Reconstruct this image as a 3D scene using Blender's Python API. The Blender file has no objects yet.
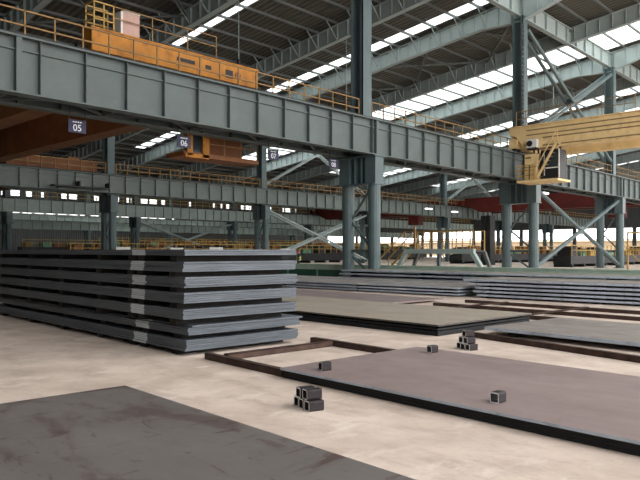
import bpy, math, random
from mathutils import Vector, Matrix
random.seed(7)
sc = bpy.context.scene
col = sc.collection
R = math.radians

# ---------------------------------------------------------------- materials
def new_mat(name):
    m = bpy.data.materials.new(name); m.use_nodes = True
    nt = m.node_tree; nt.nodes.clear()
    out = nt.nodes.new('ShaderNodeOutputMaterial')
    return m, nt, out

def paint(name, c, rough=.5, metal=0., var=.18, scale=1.5, dirt=None, bump=0., stretch=(1, 1, 1), dirt_amt=.35, dscale=2.5):
    """painted or bare metal with uneven tone and soft dirt"""
    m, nt, out = new_mat(name); N = nt.nodes.new; L = nt.links.new
    b = N('ShaderNodeBsdfPrincipled'); L(b.outputs[0], out.inputs[0])
    b.inputs['Roughness'].default_value = rough; b.inputs['Metallic'].default_value = metal; b.inputs['Specular IOR Level'].default_value = .3
    tc = N('ShaderNodeTexCoord'); mp = N('ShaderNodeMapping'); mp.inputs['Scale'].default_value = stretch
    L(tc.outputs['Object'], mp.inputs[0])
    n1 = N('ShaderNodeTexNoise'); n1.inputs['Scale'].default_value = scale; n1.inputs['Detail'].default_value = 6
    L(mp.outputs[0], n1.inputs[0])
    r1 = N('ShaderNodeValToRGB')
    r1.color_ramp.elements[0].position = .3; r1.color_ramp.elements[1].position = .7
    r1.color_ramp.elements[0].color = tuple(x*(1-var) for x in c)+(1,)
    r1.color_ramp.elements[1].color = tuple(min(1, x*(1+var)) for x in c)+(1,)
    L(n1.outputs[0], r1.inputs[0]); last = r1.outputs[0]
    if dirt:
        n2 = N('ShaderNodeTexNoise'); n2.inputs['Scale'].default_value = dscale; n2.inputs['Detail'].default_value = 9
        n2.inputs['Roughness'].default_value = .7; L(mp.outputs[0], n2.inputs[0])
        r2 = N('ShaderNodeValToRGB'); r2.color_ramp.elements[0].position = .52; r2.color_ramp.elements[1].position = .72
        r2.color_ramp.elements[0].color = (0, 0, 0, 1); r2.color_ramp.elements[1].color = (dirt_amt,)*3+(1,)
        L(n2.outputs[0], r2.inputs[0])
        mx = N('ShaderNodeMixRGB'); L(r2.outputs[0], mx.inputs[0]); L(last, mx.inputs[1])
        mx.inputs[2].default_value = dirt+(1,); last = mx.outputs[0]
    L(last, b.inputs['Base Color'])
    if bump:
        bp = N('ShaderNodeBump'); bp.inputs['Strength'].default_value = bump; bp.inputs['Distance'].default_value = .02
        L(n1.outputs[0], bp.inputs['Height']); L(bp.outputs[0], b.inputs['Normal'])
    return m

M = {}
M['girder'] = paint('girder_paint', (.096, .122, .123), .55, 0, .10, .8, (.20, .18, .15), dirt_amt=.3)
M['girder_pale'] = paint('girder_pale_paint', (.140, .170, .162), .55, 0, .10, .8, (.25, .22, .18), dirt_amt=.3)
M['girder_skylit_pale'] = paint('skylit_pale_girder_tone', (.33, .40, .375), .55, 0, .10, .8, (.2, .18, .15), dirt_amt=.3)  # light from the skylights put into the far beams' tone; crossover borrows it
M['beam'] = paint('roof_beam_paint', (.32, .385, .385), .5, 0, .08, .8, (.24, .22, .2), dirt_amt=.2)
M['beam_dark'] = paint('bracing_paint', (.11, .125, .12), .55, 0, .12, 1.)
M['column'] = paint('column_paint', (.088, .128, .136), .45, 0, .10, .9, (.18, .16, .14), dirt_amt=.3)
M['purlin'] = paint('purlin_paint', (.12, .135, .135), .5, 0, .1, 1.)
M['orange'] = paint('orange_crane_paint', (.44, .18, .025), .6, 0, .22, 1.6, (.12, .05, .02), dirt_amt=.85)
M['orange_dark'] = paint('brown_orange_crane_paint', (.22, .085, .03), .55, 0, .2, 1.2, (.12, .06, .03), dirt_amt=.6)
M['beige'] = paint('beige_crane_paint', (.74, .55, .28), .5, 0, .10, 1.2, (.30, .19, .09), dirt_amt=.45)
M['beige_dark'] = paint('beige_crane_groove', (.22, .15, .08), .6)
M['yellow'] = paint('yellow_rail_paint', (.42, .27, .07), .5, 0, .2, 3, (.25, .14, .05), dirt_amt=.6)
M['rail_old'] = paint('old_yellow_rail_paint', (.26, .155, .06), .6, 0, .25, 3, (.18, .10, .05), dirt_amt=.6)
M['red'] = paint('red_crane_paint', (.10, .014, .010), .5, 0, .2, 1., (.12, .03, .02), dirt_amt=.5)
M['rust'] = paint('rusty_sleeper', (.075, .046, .036), .8, .1, .35, 6, (.05, .035, .03), dirt_amt=.7)
M['dark'] = paint('dark_steel', (.022, .023, .025), .5, .2, .3, 4)
M['black'] = paint('black_rubber', (.015, .015, .016), .6)
M['timber'] = paint('dark_timber', (.018, .016, .014), .85, 0, .3, 8)
M['tube'] = paint('dark_square_tube', (.034, .029, .032), .45, .5, .25, 10, (.05, .04, .04), dirt_amt=.5)
M['tube_cut'] = paint('sawn_tube_end', (.85, .87, .88), .5, .0, .2, 20)
M['tube_in'] = paint('tube_inside', (.012, .012, .013), .7)
M['white'] = paint('white_cabinet_paint', (.70, .70, .68), .5, 0, .08, 3, (.4, .33, .28), dirt_amt=.4)
M['pink'] = paint('faded_cabinet_door', (.46, .30, .26), .6, 0, .1, 3, (.3, .2, .16), dirt_amt=.4)
M['greenm'] = paint('green_machine_paint', (.10, .26, .18), .5, 0, .2, 2, (.05, .08, .06), dirt_amt=.6)
M['greenlight'] = paint('pale_green_paint', (.33, .44, .37), .5, 0, .12, 2, (.15, .18, .15), dirt_amt=.5)
M['greendark'] = paint('dark_green_paint', (.022, .085, .06), .5, 0, .2, 2)
M['sign'] = paint('navy_sign', (.010, .013, .045), .5, 0, .1, 4)
M['signtxt'] = paint('sign_lettering', (.62, .64, .68), .5, 0, .05)
M['tan'] = paint('tan_render', (.40, .32, .22), .8, 0, .2, .2, (.26, .24, .16), dirt_amt=.8, dscale=.3)
M['glassd'] = paint('dark_cab_glass', (.03, .04, .045), .12)
M['skin'] = paint('skin_tone', (.45, .28, .2), .6)
M['jacket'] = paint('dark_work_clothes', (.03, .035, .05), .8)
M['vest'] = paint('hi_vis_vest', (.62, .66, .22), .6)
M['helmet'] = paint('red_helmet', (.65, .08, .06), .3)

def plate_mat(name, c, rough=.45, streak=None, amt=.5, metal=.15, var=.12):
    """rolled plate: mill scale tone, long faint rolling streaks, scattered rust scuffs"""
    m, nt, out = new_mat(name); N = nt.nodes.new; L = nt.links.new
    b = N('ShaderNodeBsdfPrincipled'); L(b.outputs[0], out.inputs[0])
    b.inputs['Roughness'].default_value = rough; b.inputs['Metallic'].default_value = metal
    tc = N('ShaderNodeTexCoord')
    def noise(scale, st, det=6, rg=.6, dist=0):
        mp = N('ShaderNodeMapping'); mp.inputs['Scale'].default_value = st; L(tc.outputs['Object'], mp.inputs[0])
        n = N('ShaderNodeTexNoise'); n.inputs['Scale'].default_value = scale; n.inputs['Detail'].default_value = det
        n.inputs['Roughness'].default_value = rg; n.inputs['Distortion'].default_value = dist
        L(mp.outputs[0], n.inputs[0]); return n
    def ramp(n, p0, p1, c0, c1):
        r = N('ShaderNodeValToRGB'); e = r.color_ramp.elements
        e[0].position = p0; e[1].position = p1; e[0].color = c0; e[1].color = c1
        L(n.outputs[0], r.inputs[0]); return r
    base = ramp(noise(1.1, (1, .5, 1), 8), .3, .7, tuple(x*(1-var) for x in c)+(1,), tuple(x*(1+var) for x in c)+(1,))
    last = base.outputs[0]
    if streak:
        for (s, st, p0, p1, a) in ((1.6, (1, .45, 1), .53, .60, amt*.55), (3.4, (.3, 1., 1), .57, .63, amt*.8), (9., (1., .3, 1), .62, .67, amt*.7)):
            k = ramp(noise(s, st, 10, .62, .6), p0, p1, (0, 0, 0, 1), (a, a, a, 1))
            mx = N('ShaderNodeMixRGB'); L(k.outputs[0], mx.inputs[0]); L(last, mx.inputs[1])
            mx.inputs[2].default_value = streak+(1,); last = mx.outputs[0]
        k = ramp(noise(14, (1, .6, 1), 4, .6), .72, .76, (0, 0, 0, 1), (amt, amt, amt, 1))
        mx = N('ShaderNodeMixRGB'); L(k.outputs[0], mx.inputs[0]); L(last, mx.inputs[1])
        mx.inputs[2].default_value = tuple(min(1, x*1.7) for x in c)+(1,); last = mx.outputs[0]
    L(last, b.inputs['Base Color'])
    rr = ramp(noise(3, (1, .6, 1)), .3, .7, (rough*.85,)*3+(1,), (min(1, rough*1.2),)*3+(1,))
    L(rr.outputs[0], b.inputs['Roughness'])
    return m

M['plate_fore'] = plate_mat('foreground_plate_steel', (.165, .150, .142), .6, (.075, .040, .037), .95)
M['plate_mauve'] = plate_mat('mauve_plate_steel', (.29, .225, .22), .5, (.20, .145, .135), .35)
M['plate_beige'] = plate_mat('beige_grey_plate_steel', (.37, .325, .265), .55, (.27, .23, .19), .3)
M['plate_purple'] = plate_mat('purple_brown_plate_steel', (.25, .19, .185), .5, (.18, .13, .12), .4)
M['plate_grey'] = plate_mat('grey_plate_steel', (.26, .235, .22), .5, (.13, .10, .09), .4)
M['plate_edge'] = plate_mat('bluish_cut_edge', (.46, .54, .64), .4, (.12, .13, .15), .5)
M['plate_blue'] = plate_mat('blue_grey_plate_steel', (.20, .225, .255), .4, (.10, .11, .13), .5)
M['plate_black'] = paint('near_black_underplate', (.014, .015, .017), .7, 0, .2, 4)
M['plate_dark'] = plate_mat('dark_plate_steel', (.06, .055, .052), .6)

def stack_mat():
    """sheared plate edges: fine horizontal lines, with a chalky painted band across one side"""
    m, nt, out = new_mat('stacked_plate_edge_steel'); N = nt.nodes.new; L = nt.links.new
    b = N('ShaderNodeBsdfPrincipled'); L(b.outputs[0], out.inputs[0]); b.inputs['Roughness'].default_value = .45
    b.inputs['Metallic'].default_value = .2
    tc = N('ShaderNodeTexCoord'); mp = N('ShaderNodeMapping'); mp.inputs['Scale'].default_value = (.9, .5, 40)
    L(tc.outputs['Object'], mp.inputs[0])
    n = N('ShaderNodeTexNoise'); n.inputs['Scale'].default_value = 1.5; n.inputs['Detail'].default_value = 7; n.inputs['Roughness'].default_value = .7
    oi = N('ShaderNodeObjectInfo'); ad = N('ShaderNodeVectorMath'); ad.operation = 'ADD'
    sm = N('ShaderNodeMath'); sm.operation = 'MULTIPLY'; sm.inputs[1].default_value = 37.
    L(oi.outputs['Random'], sm.inputs[0]); L(mp.outputs[0], ad.inputs[0]); L(sm.outputs[0], ad.inputs[1]); L(ad.outputs[0], n.inputs[0])
    r = N('ShaderNodeValToRGB'); e = r.color_ramp.elements
    e[0].position = .3; e[1].position = .7; e[0].color = (.045, .056, .068, 1); e[1].color = (.145, .168, .195, 1)
    L(n.outputs[0], r.inputs[0])
    sep = N('ShaderNodeSeparateXYZ'); L(tc.outputs['Object'], sep.inputs[0])
    nsep = N('ShaderNodeSeparateXYZ'); L(tc.outputs['Normal'], nsep.inputs[0])
    def cmp(src, op, v):
        k = N('ShaderNodeMath'); k.operation = op; L(src, k.inputs[0]); k.inputs[1].default_value = v; return k.outputs[0]
    def mul(a, c):
        k = N('ShaderNodeMath'); k.operation = 'MULTIPLY'; L(a, k.inputs[0]); L(c, k.inputs[1]); return k.outputs[0]
    band = mul(mul(cmp(sep.outputs[1], 'GREATER_THAN', 1.22), cmp(sep.outputs[1], 'LESS_THAN', 1.68)), cmp(nsep.outputs[0], 'LESS_THAN', -.5))
    k = N('ShaderNodeMath'); k.operation = 'MULTIPLY'; k.inputs[1].default_value = .85; L(band, k.inputs[0])
    mx = N('ShaderNodeMixRGB'); L(k.outputs[0], mx.inputs[0]); L(r.outputs[0], mx.inputs[1]); mx.inputs[2].default_value = (.72, .80, .86, 1)
    L(mx.outputs[0], b.inputs['Base Color'])
    return m
M['stack'] = stack_mat()

def floor_mat():
    m, nt, out = new_mat('worn_concrete'); N = nt.nodes.new; L = nt.links.new
    b = N('ShaderNodeBsdfPrincipled'); L(b.outputs[0], out.inputs[0]); b.inputs['Roughness'].default_value = .8
    tc = N('ShaderNodeTexCoord')
    last = None
    def noise(s, det=8, rg=.6, st=(1, 1, 1)):
        mp = N('ShaderNodeMapping'); mp.inputs['Scale'].default_value = st; mp.inputs['Rotation'].default_value = (0, 0, .7)
        L(tc.outputs['Object'], mp.inputs[0])
        n = N('ShaderNodeTexNoise'); n.inputs['Scale'].default_value = s; n.inputs['Detail'].default_value = det
        n.inputs['Roughness'].default_value = rg; L(mp.outputs[0], n.inputs[0]); return n
    r = N('ShaderNodeValToRGB'); e = r.color_ramp.elements
    e[0].position = .3; e[1].position = .68; e[0].color = (.50, .405, .34, 1); e[1].color = (.74, .63, .55, 1)
    n0 = noise(.9); L(n0.outputs[0], r.inputs[0]); last = r.outputs[0]
    for s, p0, p1, a, c, st in ((2.6, .50, .66, .55, (.40, .315, .265), (1, .45, 1)), (9., .56, .70, .45, (.42, .34, .29), (1, .7, 1)), (26., .64, .70, .6, (.30, .23, .19), (1, 1, 1)), (3.2, .56, .70, .75, (.80, .72, .65), (.4, 1, 1))):
        n = noise(s, 9, .65, st); k = N('ShaderNodeValToRGB'); q = k.color_ramp.elements
        q[0].position = p0; q[1].position = p1; q[0].color = (0, 0, 0, 1); q[1].color = (a, a, a, 1); L(n.outputs[0], k.inputs[0])
        mx = N('ShaderNodeMixRGB'); L(k.outputs[0], mx.inputs[0]); L(last, mx.inputs[1]); mx.inputs[2].default_value = c+(1,); last = mx.outputs[0]
    L(last, b.inputs['Base Color'])
    bp = N('ShaderNodeBump'); bp.inputs['Strength'].default_value = .25; bp.inputs['Distance'].default_value = .01
    n2 = noise(30); L(n2.outputs[0], bp.inputs['Height']); L(bp.outputs[0], b.inputs['Normal'])
    return m
M['floor'] = floor_mat()

def sheet_mat(name, c, axis=0, per=.33):
    m, nt, out = new_mat(name); N = nt.nodes.new; L = nt.links.new
    b = N('ShaderNodeBsdfPrincipled'); L(b.outputs[0], out.inputs[0]); b.inputs['Roughness'].default_value = .6
    tc = N('ShaderNodeTexCoord'); w = N('ShaderNodeTexWave'); w.wave_type = 'BANDS'; w.bands_direction = 'XYZ'[axis]
    w.inputs['Scale'].default_value = 2*math.pi/(20*per); w.inputs['Distortion'].default_value = 0
    L(tc.outputs['Object'], w.inputs[0])
    bp = N('ShaderNodeBump'); bp.inputs['Strength'].default_value = .9; bp.inputs['Distance'].default_value = .06
    L(w.outputs[0], bp.inputs['Height']); L(bp.outputs[0], b.inputs['Normal'])
    n = N('ShaderNodeTexNoise'); n.inputs['Scale'].default_value = .6; n.inputs['Detail'].default_value = 5; L(tc.outputs['Object'], n.inputs[0])
    r = N('ShaderNodeValToRGB'); r.color_ramp.elements[0].position = .3; r.color_ramp.elements[1].position = .7
    r.color_ramp.elements[0].color = tuple(x*.8 for x in c)+(1,); r.color_ramp.elements[1].color = tuple(x*1.15 for x in c)+(1,)
    L(n.outputs[0], r.inputs[0]); L(r.outputs[0], b.inputs['Base Color'])
    return m
M['roof'] = sheet_mat('ribbed_roof_sheet', (.068, .066, .054), 0, .5)
M['wallsheet'] = sheet_mat('ribbed_wall_sheet', (.05, .055, .055), 0, .5)
M['wallsheet_y'] = sheet_mat('ribbed_end_wall_sheet', (.05, .055, .058), 1, .5)

def skylight_mat():
    m, nt, out = new_mat('translucent_skylight'); N = nt.nodes.new; L = nt.links.new
    t = N('ShaderNodeBsdfTransparent'); t.inputs[0].default_value = (.86, .89, .90, 1)
    d = N('ShaderNodeBsdfTranslucent'); d.inputs[0].default_value = (.85, .88, .86, 1)
    x = N('ShaderNodeMixShader'); x.inputs[0].default_value = .35
    L(t.outputs[0], x.inputs[1]); L(d.outputs[0], x.inputs[2]); L(x.outputs[0], out.inputs[0])
    return m
M['sky'] = skylight_mat()

def lamp_mat():
    m, nt, out = new_mat('lit_tube_lamp'); N = nt.nodes.new; L = nt.links.new
    e = N('ShaderNodeEmission'); e.inputs[0].default_value = (1, .98, .92, 1); e.inputs[1].default_value = 5
    L(e.outputs[0], out.inputs[0]); return m
M['lit'] = lamp_mat()

# ---------------------------------------------------------------- mesh builder
class MB:
    def __init__(s): s.v = []; s.f = []; s.m = []; s.mi = 0
    def mat(s, i): s.mi = i; return s
    def add(s, vs, fs):
        o = len(s.v); s.v += [tuple(v) for v in vs]; s.f += [tuple(o+i for i in f) for f in fs]; s.m += [s.mi]*len(fs); return s
    def box(s, x0, y0, z0, x1, y1, z1):
        return s.add([(x0, y0, z0), (x1, y0, z0), (x1, y1, z0), (x0, y1, z0), (x0, y0, z1), (x1, y0, z1), (x1, y1, z1), (x0, y1, z1)],
                     [(0, 3, 2, 1), (4, 5, 6, 7), (0, 1, 5, 4), (1, 2, 6, 5), (2, 3, 7, 6), (3, 0, 4, 7)])
    def bar(s, p, q, w, h, up=(0, 0, 1)):
        p = Vector(p); q = Vector(q); d = (q-p).normalized(); u = Vector(up)
        if abs(d.dot(u)) > .98: u = Vector((1, 0, 0))
        a = d.cross(u).normalized()*w/2; b = a.cross(d).normalized()*h/2
        vs = [p-a-b, p+a-b, p+a+b, p-a+b, q-a-b, q+a-b, q+a+b, q-a+b]
        return s.add(vs, [(0, 1, 2, 3), (7, 6, 5, 4), (0, 4, 5, 1), (1, 5, 6, 2), (2, 6, 7, 3), (3, 7, 4, 0)])
    def tube(s, p, q, r, n=10, r2=None):
        p = Vector(p); q = Vector(q); d = (q-p).normalized(); u = Vector((0, 0, 1))
        if abs(d.dot(u)) > .98: u = Vector((1, 0, 0))
        a = d.cross(u).normalized(); b = a.cross(d).normalized(); r2 = r if r2 is None else r2; vs = []
        for k in range(n):
            t = 2*math.pi*k/n; e = a*math.cos(t)+b*math.sin(t); vs += [p+e*r, q+e*r2]
        fs = [(2*k, 2*((k+1) % n), 2*((k+1) % n)+1, 2*k+1) for k in range(n)]
        fs += [tuple(2*k for k in reversed(range(n))), tuple(2*k+1 for k in range(n))]
        return s.add(vs, fs)
    def prism(s, pts, axis, a, b):
        """extrude a polygon: pts are (i,j) in the two other axes, from a to b along axis"""
        def mk(p, t):
            return {0: (t, p[0], p[1]), 1: (p[0], t, p[1]), 2: (p[0], p[1], t)}[axis]
        n = len(pts); vs = [mk(p, a) for p in pts]+[mk(p, b) for p in pts]
        return s.add(vs, [tuple(reversed(range(n))), tuple(range(n, 2*n))]+[(k, (k+1) % n, n+(k+1) % n, n+k) for k in range(n)])
    def mesh(s, name, mats, bevel=0):
        me = bpy.data.meshes.new(name); me.from_pydata(s.v, [], s.f); me.validate()
        import bmesh
        bm = bmesh.new(); bm.from_mesh(me); bmesh.ops.recalc_face_normals(bm, faces=bm.faces)
        bm.to_mesh(me); bm.free()
        for m_ in (mats if isinstance(mats, (list, tuple)) else [mats]): me.materials.append(m_)
        if len(me.polygons) == len(s.m): me.polygons.foreach_set('material_index', s.m)
        return me

def part(name, mb, mat, parent=None, loc=(0, 0, 0), rz=0, bevel=0, smooth=False):
    me = mb if isinstance(mb, bpy.types.Mesh) else mb.mesh(name, mat)
    o = bpy.data.objects.new(name, me); col.objects.link(o); o.location = loc; o.rotation_euler = (0, 0, rz)
    if parent: o.parent = parent
    if bevel:
        b = o.modifiers.new('bevel', 'BEVEL'); b.width = bevel; b.segments = 2; b.limit_method = 'ANGLE'
    if smooth:
        for p in me.polygons: p.use_smooth = True
    return o
def tag(o, label, cat, group=None):
    o['label'] = label; o['category'] = cat
    if group: o['group'] = group
    return o
def thing(name, label, cat, loc=(0, 0, 0), rz=0, group=None):
    o = bpy.data.objects.new(name, None); col.objects.link(o); o.location = loc; o.rotation_euler = (0, 0, rz)
    return tag(o, label, cat, group)
def struct(name, mb, mat, parent=None):
    o = part(name, mb, mat, parent)
    if not parent: o['kind'] = 'structure'
    return o
ORD = ['first', 'second', 'third', 'fourth', 'fifth', 'sixth', 'seventh', 'eighth', 'ninth', 'tenth', 'eleventh', 'twelfth', 'thirteenth', 'fourteenth', 'fifteenth', 'sixteenth', 'seventeenth', 'eighteenth', 'nineteenth', 'twentieth']

# plates lie on their own grid, turned a little from the building's
PR = R(-4.11)
def pw(a, b):
    x = .7334*a-.6798*b; z = .6798*a+.7334*b
    return (.6829*x+.7306*z, -.7306*x+.6829*z)

# ================================================================ SETTING
f = MB(); f.box(-60, -60, -.2, 300, 200, 0); struct('floor', f, M['floor'])
V0, VV, V1 = -6.0, 86.0, 137.0  # unseen roof edge V0 reaches over the camera to block high light
U0, U1 = -6.0, 150.0
def rz_(v):                     # height of the underside of the roof sheets
    return 23.2-.125*v if v <= VV else 23.2-.125*VV+.125*(v-VV)
SKY = [(29.6, 30.3), (43.3, 44.6), (57.0, 63.3), (77.6, 81.2), (88.0, 90.8), (108.0, 112.8), (128, 131)]
segs = []; u = U0
for a, b in SKY: segs.append((u, a)); u = b
segs.append((u, U1))
c = MB()
def slab(m, u0, u1, v0, v1, t=.08):
    m.add([(u0, v0, rz_(v0)), (u1, v0, rz_(v0)), (u1, v1, rz_(v1)), (u0, v1, rz_(v1)),
           (u0, v0, rz_(v0)+t), (u1, v0, rz_(v0)+t), (u1, v1, rz_(v1)+t), (u0, v1, rz_(v1)+t)],
          [(0, 3, 2, 1), (4, 5, 6, 7), (0, 1, 5, 4), (1, 2, 6, 5), (2, 3, 7, 6), (3, 0, 4, 7)])
VS = 71.5
for a, b in segs: slab(c, a, b, V0, VS)
slab(c, U0, U1, VS, VV); slab(c, U0, U1, VV, 90); slab(c, U0, U1, 134, V1)
for a, b in segs: slab(c, a, b, 90, 134)
ceil = struct('ceiling', c, M['roof'])
for i, (a, b) in enumerate(SKY):
    w = MB(); slab(w, a, b, V0, VS, .03)
    o = struct('window_%d' % (i+1), w, M['sky'])
# purlins under the sheets, running the length of the hall
pu = MB().box(U0, -.04, -.18, U1, .04, 0).box(U0, -.04, -.18, U1, .10, -.16)
pm = pu.mesh('purlin', M['purlin'])
v = V0+.3
while v < V1:
    part('purlin', pm, None, ceil, (0, v, rz_(v)-.01)); v += 2.05
# end and side walls
w = MB().box(U0-.2, V1, 0, U1+.2, V1+.2, 7.3).box(U0-.2, V1, 9.9, U1+.2, V1+.2, 12.9).box(U0-.2, V1, 14.0, U1+.2, V1+.2, 20.4)
u = U0
while u < U1:
    w.box(u, V1, 7.3, u+1.2, V1+.2, 9.9) if (u < 54 or u > 92) else w.box(u, V1, 7.3, u+.5, V1+.2, 9.9)
    w.box(u+1.2, V1, 7.3, min(u+2.5, U1), V1+.2, 9.9) if (u < 54 or u > 92) else None
    w.box(u, V1, 12.9, u+random.choice((.5, 1.3, 1.9, 2.5)), V1+.2, 14.0); w.box(u, V1, 13.35, u+2.5, V1+.2, 13.45)
    u += 2.5
struct('wall_back', w, M['wallsheet'])
w = MB().box(U0, V1+.08, 7.3, U1, V1+.12, 9.9).box(U0, V1+.08, 12.9, U1, V1+.12, 14.0)
struct('window_8', w, M['sky'])
for i, (a, b) in enumerate(SKY):
    w = MB(); slab(w, a, b, 90, 134, .03); struct('window_%d' % (i+9), w, M['sky'])
w = MB().box(U1, 8, 6.6, U1+.25, V1+.2, 23)
for v in range(8, 137, 13): w.box(U1, v, 0, U1+.3, v+.8, 6.6)
w.box(U1, 8, 0, U1+.2, 40, 1.0)
struct('wall_right', w, M['wallsheet_y'])
w = MB().box(U0-.25, -13, 0, U0, V1+.2, 23)  # unseen; runs past the roof to keep light off the stack's left side
struct('wall_left_shading', w, M['wallsheet_y'])

# low building seen outside, beyond the open end wall
b = thing('low_building', 'long low tan building standing outside beyond the open end of the hall', 'building', (186, 85, 0))
bb = MB().box(0, -90, 0, 14, 90, 4.3)
part('wall', bb, M['tan'], b)
part('roof', MB().prism([(-.5, 4.3), (14.5, 4.3), (7, 5.0)], 1, -90.5, 90.5), M['tan'], b)

# ================================================================ COLUMNS
V1R, V2R, V3R, V4R = 22.3, 54.2, 86.0, 118.0
RT = 8.45      # top of crane runway beams
def roof_beam_z(v): return rz_(v)-.19
def column(u, v, sep, rl, top, label, group=None, ladder=False, detail=True, cap=1.45):
    """crane column: two pipe legs tied by lattice bars, a deep cap, and a single upper shaft"""
    t = thing('crane_column', label, 'column', (u, v, 0), 0, group)
    zc = 6.55
    legm = MB()
    for s in (-1, 1):
        n = 14 if detail else 8
        part('leg', MB().tube((0, s*sep/2, 0), (0, s*sep/2, zc-cap+.05), rl, n).box(-rl*1.25, s*sep/2-rl*1.25, 0, rl*1.25, s*sep/2+rl*1.25, .06), M['column'], t, smooth=False)
    k = MB()
    cb = zc-cap; hw = sep/2+rl
    k.box(-.04, -hw, cb, .04, hw, zc)
    for s in (-1, 1):
        k.box(-rl*1.05, s*sep/2-rl*1.05, cb, rl*1.05, s*sep/2+rl*1.05, zc)
    for y in (-.22, .22): k.box(-.3, y-.02, cb, .3, y+.02, zc)
    k.box(-.45, -hw-.05, cb-.03, .45, hw+.05, cb+.03).box(-.5, -hw-.1, zc-.04, .5, hw+.1, zc+.02)
    part('cap', k, M['column'], t)
    # lattice bars between the legs
    a = sep/2-rl*.6
    def lb(p, q, r=.07): part('lattice_bar', MB().tube(p, q, r, 8), M['column'], t)
    zs = [cb-.15, cb-1.9, cb-3.3]
    lb((0, -a, zs[0]), (0, a, zs[1])); lb((0, a, zs[1]), (0, -a, zs[2]))
    part('lattice_bar', MB().box(-.12, -a, zs[2]-.28, .12, a, zs[2]-.12), M['column'], t)
    if zs[2]-.28 > .8: lb((0, -a, .3), (0, a, zs[2]-.4))
    # upper shaft between the runway beams
    zt = top
    w = .36
    sh = MB().box(-w, -.42, zc, w, -.36, zt).box(-w, .36, zc, w, .42, zt).box(-.03, -.36, zc, .03, .36, zt)
    sh.box(-w, -.42, zc, -w+.03, -.2, zt)
    part('shaft', sh, M['column'], t)
    if ladder:
        l = MB().box(-w-.34, -.50, zc+2, -w-.30, -.46, zt-.6).box(-w-.02, -.50, zc+2, -w+.02, -.46, zt-.6)
        z = zc+2.2
        while z < zt-.7: l.box(-w-.32, -.49, z, -w, -.47, z+.05); z += .33
        part('ladder', l, M['beam_dark'], t)
    return t
U1S = [8.72+18.34*k for k in range(7)]
names1 = {1: 'tall grey-green crane column with twin pipe legs, nearest one left of centre',
          2: 'grey-green crane column with twin pipe legs under the beige crane',
          3: 'crane column of the near row, next one to the right beyond the beige crane'}
for i, u in enumerate(U1S):
    if i == 0: continue
    column(u, V1R, 1.78 if i != 2 else 2.1, .33 if i < 2 else .36, roof_beam_z(V1R)-1.45, names1.get(i, '%s column of the near runway row, small and far to the right' % ORD[i]), 'columns of the near runway', ladder=(i == 2), detail=i < 4)
U2S = [11.85+18.35*k for k in range(7)]
names2 = {1: 'crane column of the second row with twin legs rising behind the left plate stack', 2: 'second-row crane column beside the hanging 07 sign',
          3: 'second-row crane column partly hidden behind the tall near column'}
for i, u in enumerate(U2S):
    if i == 0: continue
    column(u, V2R, 1.35, .34, roof_beam_z(V2R)-1.3, names2.get(i, '%s column of the second runway row, counted from the left' % ORD[i-1]), 'columns of the second runway', detail=False)
U3S = [33.8+18.35*k for k in range(6)]
for i, u in enumerate(U3S):
    column(u, V3R, 1.35, .34, roof_beam_z(V3R)-1.3, '%s column from the left in the third runway row, small and distant' % ORD[i], 'columns of the third runway', detail=False)
U4S = [43.0+18.35*k for k in range(5)]
for i, u in enumerate(U4S):
    column(u, V4R, 1.35, .34, roof_beam_z(V4R)-1.3, '%s column from the left in the farthest runway row' % ORD[i], 'columns of the farthest runway', detail=False)

# ================================================================ CRANE RUNWAY BEAMS
def runway(v, u0, u1, zt, depth, face, label, mat, sp=1.57, bolts=False, splices=(), loc_u=0):
    """plate girder with flanges, web, stiffeners on both faces and a rail on top"""
    t = thing('runway_beam', label, 'beam', (u0, v, zt-depth), 0)
    L = u1-u0; g = MB()
    g.box(0, -.02, .04, L, .02, depth-.04)
    g.box(0, -.24, 0, L, .24, .05).box(0, -.27, depth-.06, L, .27, depth)
    g.box(0, -.10, depth*.755, L, .10, depth*.755+.05)
    x = (sp-(u0 % sp))
    while x < L:
        g.box(x-.012, -.20, .05, x+.012, .20, depth-.06)
        if bolts:
            for z in (.42, .62, .82):
                g.box(x-.10, -.24, depth*z-.05, x+.10, -.19, depth*z+.05)
        x += sp
    for s in splices:
        g.box(s-u0-.09, -.22, .05, s-u0+.09, .22, depth-.06)
    part('web_and_flanges', g, mat, t)
    part('crane_rail', MB().box(0, -.035, depth, L, .035, depth+.11).box(0, -.07, depth, L, .07, depth+.02), M['dark'], t)
    return t
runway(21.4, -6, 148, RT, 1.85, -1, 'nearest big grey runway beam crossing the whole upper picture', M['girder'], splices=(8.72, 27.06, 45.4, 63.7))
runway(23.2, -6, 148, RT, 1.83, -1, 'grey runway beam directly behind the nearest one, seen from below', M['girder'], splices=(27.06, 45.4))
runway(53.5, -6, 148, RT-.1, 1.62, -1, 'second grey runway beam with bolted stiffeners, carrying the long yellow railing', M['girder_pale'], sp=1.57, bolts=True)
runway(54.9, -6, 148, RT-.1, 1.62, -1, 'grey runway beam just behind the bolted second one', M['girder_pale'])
runway(85.3, -6, 148, RT-.2, 1.70, -1, 'third grey runway beam, seen below the bolted second one', M['girder_skylit_pale'])
runway(117.3, -6, 148, RT-.3, 1.6, -1, 'farthest runway beam, toned pale for skylight, under the third one', M['girder_skylit_pale'])
# intermediate low runway seen between
runway(102.0, -6, 148, 6.3, 1.3, -1, 'low runway beam, toned pale for skylight, between the third and farthest rows', M['girder_skylit_pale'])

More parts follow.
